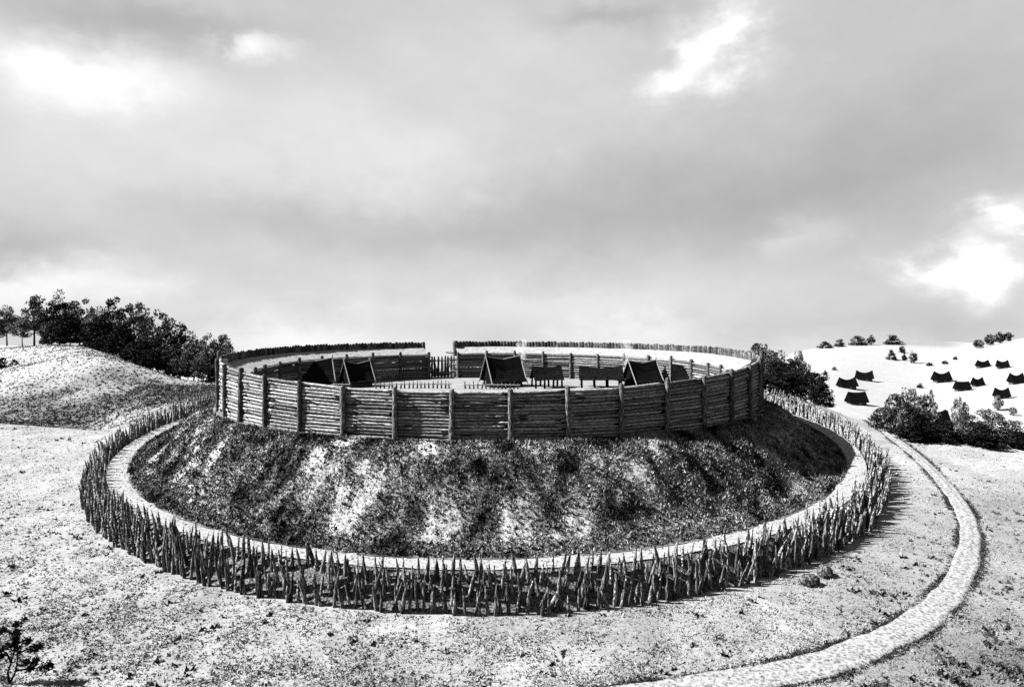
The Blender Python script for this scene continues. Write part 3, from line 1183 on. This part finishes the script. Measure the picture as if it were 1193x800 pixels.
# ------------------------------------------------------------------ trees and bushes
def crown_mesh(name, mat, seed, clumps, leaves, leaf, shape='round', lower=.0):
    """unit crown: radius .5 wide, height 1, base at z = 0"""
    rd = np.random.default_rng(seed)
    C, Rr = [], []
    tries = 0
    while len(C) < clumps and tries < 9000:
        tries += 1
        p = rd.uniform(-1, 1, 3)
        z = (p[2] + 1) / 2
        if shape == 'cone': w = max(.05, 1.05 * (1 - z) ** .8)
        elif shape == 'tall': w = (math.sin(min(1, z * 1.02 + .1) * PI * .93)) ** .75
        elif shape == 'bush': w = math.sqrt(max(0, 1 - z * z)) if z > .1 else .92
        else: w = math.sqrt(max(0, 1 - p[2] ** 2))
        rr = math.hypot(p[0], p[1])
        if rr > w * .86: continue
        if rr < w * .3 and rd.uniform() < .5: continue
        C.append((p[0] * .5, p[1] * .5, z)); Rr.append(rd.uniform(.07, .17))
    C = np.array(C); Rr = np.array(Rr)
    n = len(C) * leaves
    ci = np.repeat(np.arange(len(C)), leaves)
    d = rd.normal(0, 1, (n, 3)); d /= np.linalg.norm(d, axis=1)[:, None]
    rr = Rr[ci] * rd.uniform(.35, 1.05, n) ** .6
    P = C[ci] + d * rr[:, None] * np.array([1, 1, .8])
    P[:, 2] = np.maximum(P[:, 2], .0)
    a = rd.normal(0, 1, (n, 3)); a /= np.linalg.norm(a, axis=1)[:, None]
    b = np.cross(a, rd.normal(0, 1, (n, 3))); b /= np.linalg.norm(b, axis=1)[:, None]
    s = leaf * rd.uniform(.6, 1.4, n)
    V = np.empty((n, 4, 3))
    V[:, 0] = P - a * s[:, None]; V[:, 1] = P + b * (s * .55)[:, None]
    V[:, 2] = P + a * s[:, None]; V[:, 3] = P - b * (s * .55)[:, None]
    ct = rd.uniform(0, 1, len(C)) ** 1.3
    T = np.clip(ct[ci] * .75 + rd.uniform(-.15, .3, n), 0, 1)
    return tri_mesh(name, V.reshape(-1, 3), n, mat, np.repeat(T, 4), 4)


def trunk_mesh(seed, limbs=5):
    rd = random.Random(seed)
    mb = MB()
    k = [(rd.uniform(-.015, .015), rd.uniform(-.015, .015), z) for z in (-.03, .2, .5, .8, 1.0)]
    mb.tube(k, [.030, .023, .018, .010, .004], 7)
    for i in range(limbs):
        z = rd.uniform(.4, .85)
        a = rd.uniform(0, 6.28); l = rd.uniform(.12, .24)
        mb.tube([(0, 0, z), (l * .5 * math.cos(a), l * .5 * math.sin(a), z + l * .4), (l * math.cos(a), l * math.sin(a), z + l * .7)], [.010, .006, .002], 5)
    return mb.mesh('trunk', M['trunk'], True)


TRUNKS = [trunk_mesh(i) for i in range(3)]
CROWN = {}
for tone in ('black', 'dark', 'mid', 'pale'):
    mt = M['leaf_' + tone]
    CROWN[tone] = {
        'round': [crown_mesh('crown', mt, 10 + i, 62, 60, .030) for i in range(3)],
        'tall': [crown_mesh('crown', mt, 30 + i, 66, 60, .026, 'tall') for i in range(3)],
        'cone': [crown_mesh('crown', mt, 50 + i, 50, 56, .030, 'cone') for i in range(2)],
        'bush': [crown_mesh('crown', mt, 70 + i, 66, 60, .034, 'bush') for i in range(3)],
    }


G1 = 'trees of the wood on the left hill'
G2 = 'dark trees behind the right end of the fort'


def tree(label, px, Y, top, wpx, tone='dark', shape='tall', group=None, cat='tree', name='tree', stem=.22, base=None):
    x = at(px, Y)
    z = Hf(x, Y) if base is None else base
    zt = zrow(Y, top)
    h = max(zt - z, 1.0)
    w = wpx * Y / F * (1.45 if group in (G1, G2) else 1.0)
    o = empty(name, (x, Y, z), random.uniform(0, 6.28))
    tag(o, label, cat, group)
    tw = max(w, h * .35)
    link('trunk', random.choice(TRUNKS), o, (0, 0, 0), (0, 0, 0), (h * .62, h * .62, h * .86))
    link('crown', random.choice(CROWN[tone][shape]), o, (0, 0, h * stem), (0, 0, 0), (w, w, h * (1 - stem)))


for t in [
    ('pale thin tree at the left edge of the hill wood', 8, 246, 352, 16, 'mid', 'tall', .3),
    ('dark slim tree at the far left of the hill wood', -6, 238, 366, 22, 'dark', 'tall', .3),
    ('tall pale pointed tree, highest at the left end of the wood', 40, 240, 337, 30, 'mid', 'cone', .3),
    ('small dark tree below the tall pale pointed tree', 50, 232, 364, 22, 'dark', 'tall', .3),
    ('low grey tree between the two leftmost tall trees', 26, 236, 368, 22, 'mid', 'tall', .3),
    ('tall black round headed tree right of the tall pale pointed tree', 69, 234, 342, 28, 'black', 'tall', .14),
    ('dark broad tree third from the left crest of the wood', 93, 232, 350, 32, 'dark', 'tall', .1),
    ('squat black tree in front of the left crest trees', 82, 226, 366, 28, 'black', 'bush', .08),
    ('pale topped tree in the middle of the wooded crest', 114, 228, 353, 24, 'pale', 'tall', .2),
    ('tall black tree in the middle of the wooded crest', 131, 222, 348, 30, 'black', 'tall', .1),
    ('black bushy tree under the middle of the wooded crest', 112, 216, 372, 34, 'black', 'bush', .05),
    ('grey broad tree just right of the tall black middle tree', 157, 205, 353, 34, 'mid', 'round', .12),
    ('dark tree below the grey broad tree of the wood', 142, 200, 378, 32, 'black', 'tall', .06),
    ('pale round tree halfway down the right slope of the wood', 184, 192, 366, 34, 'mid', 'round', .12),
    ('dark lower tree beneath the pale round tree of the wood', 172, 182, 388, 34, 'black', 'tall', .08),
    ('black rounded tree where the wood slopes toward the fort', 210, 180, 380, 30, 'black', 'round', .1),
    ('dark slender tree low on the right slope of the wood', 196, 172, 396, 30, 'dark', 'tall', .12),
    ('light grey tree near the right end of the hill wood', 226, 174, 390, 22, 'mid', 'tall', .2),
    ('dark low tree at the lower right end of the hill wood', 219, 164, 408, 28, 'dark', 'tall', .16),
    ('grey bushy tree just left of the fort corner post', 243, 166, 392, 26, 'mid', 'round', .2),
    ('dark tree in front of the grey bushy tree by the fort corner', 237, 158, 408, 26, 'dark', 'tall', .16),
    ('pale grey tree peeping over the left corner of the fort', 259, 172, 390, 22, 'mid', 'round', .2),
    ('dark tree behind the left corner of the fort wall', 266, 164, 402, 26, 'dark', 'tall', .1),
    ('black tree filling the wood below the tall black middle tree', 124, 206, 382, 30, 'black', 'bush', .04),
    ('dark tree filling the wood between the left crest trees', 60, 228, 372, 24, 'dark', 'bush', .06),
    ('black tree low in the middle of the wood slope', 158, 186, 396, 30, 'black', 'bush', .04),
    ('black tree low beside the fort corner at the end of the wood', 250, 160, 412, 26, 'black', 'bush', .05),
    ('black low tree between the slender tree and the lower right end', 208, 166, 408, 26, 'black', 'bush', .05),
    ('black small tree at the foot of the wood slope', 178, 166, 406, 26, 'black', 'bush', .05),
]:
    tree(t[0], t[1], t[2], t[3], t[4], t[5], t[6], G1, stem=t[7])

G2 = 'dark trees behind the right end of the fort'
for t in [
    ('tall dark rounded tree directly behind the right corner of the fort', 884, 143, 400, 30, 'dark', 'round', .1),
    ('dark tree second from the right corner of the fort', 899, 138, 404, 26, 'dark', 'tall', .1),
    ('black tree third from the right corner of the fort', 912, 133, 412, 30, 'black', 'tall', .06),
    ('black tree fourth from the right corner of the fort', 926, 129, 419, 30, 'black', 'tall', .06),
    ('low black tree fifth from the right corner of the fort', 945, 125, 427, 32, 'black', 'tall', .05),
    ('lowest rightmost black bush of the group behind the right stakes', 955, 121, 445, 24, 'black', 'bush', .02),
    ('black bush filling the foot of the dark trees behind the stakes', 905, 127, 432, 40, 'black', 'bush', .02),
]:
    tree(t[0], t[1], t[2], t[3], t[4], t[5], t[6], G2, stem=t[7])
tree('pale rounded tree behind the dark trees right of the fort', 931, 170, 409, 24, 'pale', 'round', None, stem=.15)

G3 = 'bushes beside the top of the track'
for t in [
    ('tall ragged dark bush forming the peak of the thicket by the track', 1060, 93, 441, 34, 'mid', 'cone'),
    ('low black bush at the pointed left end of the thicket by the track', 1030, 98, 474, 34, 'black', 'bush'),
    ('dark bush left below the peak of the thicket by the track', 1044, 95, 458, 36, 'dark', 'bush'),
    ('mottled dark bush right of the peak of the thicket', 1078, 92, 459, 34, 'mid', 'bush'),
    ('broad black bush at the foot of the thicket peak', 1062, 91, 474, 50, 'black', 'bush'),
    ('black bush in front of the black hut in the thicket', 1096, 90, 488, 44, 'black', 'bush'),
    ('dark bush right of the black hut in the thicket', 1128, 89.5, 482, 40, 'dark', 'bush'),
    ('grey topped bush in the right part of the thicket', 1152, 90, 476, 40, 'mid', 'bush'),
    ('low black bush under the grey topped bush', 1145, 87.5, 494, 52, 'black', 'bush'),
    ('grey bush near the right edge of the picture above the track', 1178, 89, 489, 40, 'mid', 'bush'),
    ('low black bush at the right edge of the thicket', 1190, 87, 502, 44, 'black', 'bush'),
    ('thin pale bush behind the thicket right of the black hut', 1118, 100, 462, 22, 'pale', 'bush'),
]:
    tree(t[0], t[1], t[2], t[3], t[4], t[5], t[6], G3, 'bush', 'bush', stem=.02)

G4 = 'far trees on the skyline of the right hill'
for t in [
    ('leftmost low dark tree on the right skyline', 962, 596, 396, 20, 'black', 'cone'),
    ('small pointed black tree second on the right skyline', 978, 600, 393, 14, 'black', 'cone'),
    ('wide black tree third on the right skyline', 1000, 610, 389, 22, 'black', 'cone'),
    ('narrow black tree fourth on the right skyline', 1015, 610, 390, 10, 'black', 'tall'),
    ('large isolated black pointed tree on the right skyline', 1041, 620, 388, 22, 'black', 'cone'),
    ('lower left black tree of the row on the far right crest', 1140, 527, 396, 12, 'black', 'round'),
    ('second black tree of the row on the far right crest', 1153, 530, 390, 12, 'black', 'round'),
    ('third black tree of the row on the far right crest', 1165, 533, 387, 12, 'black', 'round'),
    ('rightmost black tree of the row on the far right crest', 1175, 535, 387, 10, 'black', 'round'),
]:
    tree(t[0], t[1], t[2], t[3], t[4], t[5], t[6], G4, stem=.04)

G5 = 'small dark bushes on the right hill'


def bush_at(label, px, py, hpx, wpx, tone='black', shape='bush', group=G5):
    x, Y = ray(px, py, 190.0)
    tree(label, px, Y, py - hpx, wpx, tone, shape, group, 'bush', 'bush', stem=.01)


bush_at('upright black bush left of the cluster on the upper right hill', 1039, 419, 14, 13, 'black', 'cone')
bush_at('small black bush at the top of the cluster on the right hill', 1051, 411, 8, 8)
bush_at('tiny black bush in the middle of the cluster on the right hill', 1054, 420, 9, 7)
bush_at('upright black bush right of the cluster on the upper right hill', 1064, 423, 14, 11, 'black', 'tall')
bush_at('low dark bush on the slope left of the far crest', 1083, 426, 4, 9)
bush_at('small dark bush where the slope meets the far crest', 1101, 424, 4, 8)
bush_at('little dark bush just below the row of crest trees', 1113, 419, 4, 6)
bush_at('small dark bush at the left foot of the right hill', 961, 437, 6, 7, 'dark')
bush_at('tiny grey bush above the left farmhouses', 972, 431, 4, 6, 'mid')
bush_at('small dark bush on the slope just right of the thicket peak', 1072, 452, 6, 8, 'dark')
bush_at('thin dark bush below the middle farmhouses', 1085, 462, 10, 6, 'dark', 'cone')
bush_at('grey bush below the right farmhouses', 1163, 478, 16, 13, 'mid', 'round')
bush_at('pale small bush at the right foot of the hill', 1180, 484, 10, 9, 'mid', 'round')

bush_at('black bush cut by the left edge below the hill wood', 2, 431, 15, 12, 'black', 'bush', 'dark bushes on the left hill')
bush_at('small pointed black bush near the left edge below the hill wood', 17, 430, 13, 12, 'black', 'cone', 'dark bushes on the left hill')


# ------------------------------------------------------------------ farmhouses on the right hill
def farmhouse(label, px, py, wpx, hpx, rz, Y=None, ears=1.0, group='black roofed farmhouses on the right hill'):
    if Y is None:
        x, Y = ray(px, py, 190.0)
    else:
        x = at(px, Y)
    z = Hf(x, Y)
    l = wpx * .86 * Y / F; h = hpx * Y / F; w = l * .55
    o = empty('farmhouse', (x, Y, z - .1), math.radians(rz))
    tag(o, label, 'house', group)
    e = h * .30
    mb = MB(); mb.box((0, 0, e * .5 - .4), (l * .84, w * .74, e + .9))
    link('wall', mb.mesh('wall', M['wattle']), o)
    V, Fc = [], []
    nx, ny = 9, 4
    for side in (-1, 1):
        b0 = len(V)
        for i in range(nx):
            fx = i / (nx - 1)
            xx = (fx - .5) * l
            ridge = h * (1 - .26 * ears * math.sin(fx * PI) ** .8)
            for j in range(ny):
                fy = j / (ny - 1)
                V.append((xx * (1 - .10 * (1 - fy) * (1 - ears * .6)), side * fy * w * .55, ridge * (1 - fy) + e * .7 * fy))
        for i in range(nx - 1):
            for j in range(ny - 1):
                q = (b0 + i * ny + j, b0 + (i + 1) * ny + j, b0 + (i + 1) * ny + j + 1, b0 + i * ny + j + 1)
                Fc.append(q if side < 0 else q[::-1])
    r = link('roof', mesh_from('roof', V, Fc, M['roof_far']), o)
    r.modifiers.new('thickness', 'SOLIDIFY').thickness = .25
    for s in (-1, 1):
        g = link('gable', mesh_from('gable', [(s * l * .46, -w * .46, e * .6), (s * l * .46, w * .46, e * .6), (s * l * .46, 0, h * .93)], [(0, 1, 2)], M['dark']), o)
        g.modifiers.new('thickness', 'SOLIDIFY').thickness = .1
    dm = MB(); dm.box((l * .08, -w * .375, e * .42), (l * .12, .12, e * .8))
    link('door', dm.mesh('door', M['plaster']), o)


farmhouse('black roofed farmhouse left on the hill above the stake ring', 987, 452, 24, 13, 8)
farmhouse('black roofed farmhouse behind and right of the left one on the hill', 1007, 443, 21, 12, -12)
farmhouse('largest black farmhouse low in the valley behind the right stakes', 998, 471, 26, 15, 4, ears=.3)
farmhouse('black saddle roofed farmhouse highest of the middle of the right hill', 1097, 445, 22, 13, 3)
farmhouse('low wide black farmhouse below the middle of the right hill', 1121, 455, 19, 11, -4, ears=.2)
farmhouse('small black farmhouse right of the low wide one', 1139, 450, 15, 11, 8)
farmhouse('uppermost left small black farmhouse under the crest trees', 1145, 428, 16, 9, 5)
farmhouse('uppermost right small black farmhouse under the crest trees', 1168, 429, 14, 10, -10)
farmhouse('black saddle roofed farmhouse near the right edge of the picture', 1184, 447, 19, 13, 4)
farmhouse('lowest black farmhouse on the right hill slope', 1167, 464, 18, 13, -5)
farmhouse('broad black hut standing in the thicket beside the track', 1091, 497, 32, 27, 6, Y=96.0, ears=.5, group=None)


# ------------------------------------------------------------------ foreground sapling and stones
def sapling():
    x, Y = ray(12, 797)
    o = empty('sapling', (x, Y, Hf(x, Y)))
    tag(o, 'small black sapling with forked stem in the lower left corner', 'sapling')
    s = Y / F
    mb = MB()
    stems = [[(0, 0, -4), (-3, 0, 14), (1, 0, 26), (4, 1, 38), (6, 0, 58), (7, 0, 70)],
             [(0, 0, 2), (5, 1, 14), (8, 0, 26), (9, 0, 38)],
             [(1, 0, 26), (-6, 2, 36), (-12, 0, 40)], [(9, 0, 36), (18, 1, 40), (26, 0, 41)],
             [(8, 0, 22), (16, -2, 24), (24, 0, 26)], [(6, 0, 16), (22, 1, 18), (40, 0, 20)], [(6, 0, 58), (-4, 0, 62), (-10, 0, 62)],
             [(5, 0, 46), (14, 2, 50), (20, 0, 52)]]
    for st in stems:
        rr = [1.3 * (1 - .7 * i / (len(st) - 1)) * s for i in range(len(st))]
        mb.tube([(a * s, b * s, c * s) for a, b, c in st], rr, 6)
    link('trunk', mb.mesh('trunk', M['dark'], True), o)
    cl = [(8, 0, 70, 4.5), (7, 0, 60, 5), (6, 0, 54, 4), (-10, 0, 62, 4), (7, 0, 42, 5.5), (5, 0, 48, 3.5), (-12, 1, 40, 4), (26, 0, 41, 6), (20, 0, 50, 4.5), (33, 0, 44, 4),
          (19, -2, 27, 5), (29, 0, 27, 4), (41, 0, 20, 6.5), (24, 0, 19, 4.5), (-4, 1, 44, 3.5), (46, 0, 23, 3.5), (-11, 0, 33, 3.5)]
    rd = np.random.default_rng(5)
    n = 130
    C = np.repeat(np.array(cl), n, 0)
    P = C[:, :3] + rd.normal(0, .5, (len(C), 3)) * C[:, 3:4] * np.array([1, 1, .75])
    a = rd.normal(0, 1, P.shape); a /= np.linalg.norm(a, axis=1)[:, None]
    b = np.cross(a, rd.normal(0, 1, P.shape)); b /= np.linalg.norm(b, axis=1)[:, None]
    L_ = rd.uniform(1.2, 2.4, len(P))[:, None]
    V = np.stack([P - a * L_, P + b * L_ * .45, P + a * L_, P - b * L_ * .45], 1).reshape(-1, 3) * s
    link('crown', tri_mesh('crown', V, len(P), M['leaf_black'], np.repeat(rd.uniform(0, .9, len(P)), 4), 4), o)


sapling()


def rock(label, px, py, w, h, d, seed, rz=0):
    x, Y = ray(px, py)
    rd = random.Random(seed)
    V, Fc = [], []
    nu, nv = 12, 7
    s = Y / F
    off = [[rd.uniform(.82, 1.18) for _ in range(nu)] for _ in range(nv)]
    for j in range(nv):
        ph = PI * j / (nv - 1)
        for i in range(nu):
            a = 2 * PI * i / nu
            k = off[j][i] if 0 < j < nv - 1 else 1
            V.append((w * .5 * s * math.sin(ph) * math.cos(a) * k, d * .5 * s * math.sin(ph) * math.sin(a) * k, h * s * (.30 + .62 * math.cos(ph) * k)))
    for j in range(nv - 1):
        for i in range(nu):
            Fc.append((j * nu + i, (j + 1) * nu + i, (j + 1) * nu + (i + 1) % nu, j * nu + (i + 1) % nu))
    o = link('boulder', mesh_from('boulder', V, Fc, M['rock']), None, (x, Y, Hf(x, Y) - .05), (0, 0, rz))
    tag(o, label, 'boulder', 'boulders in front of the stake ring')


rock('larger rounded boulder on the grass below the right stakes', 943, 681, 24, 14, 20, 3, .3)
rock('smaller boulder right of the larger one below the right stakes', 961, 671, 20, 15, 18, 9, 1.0)
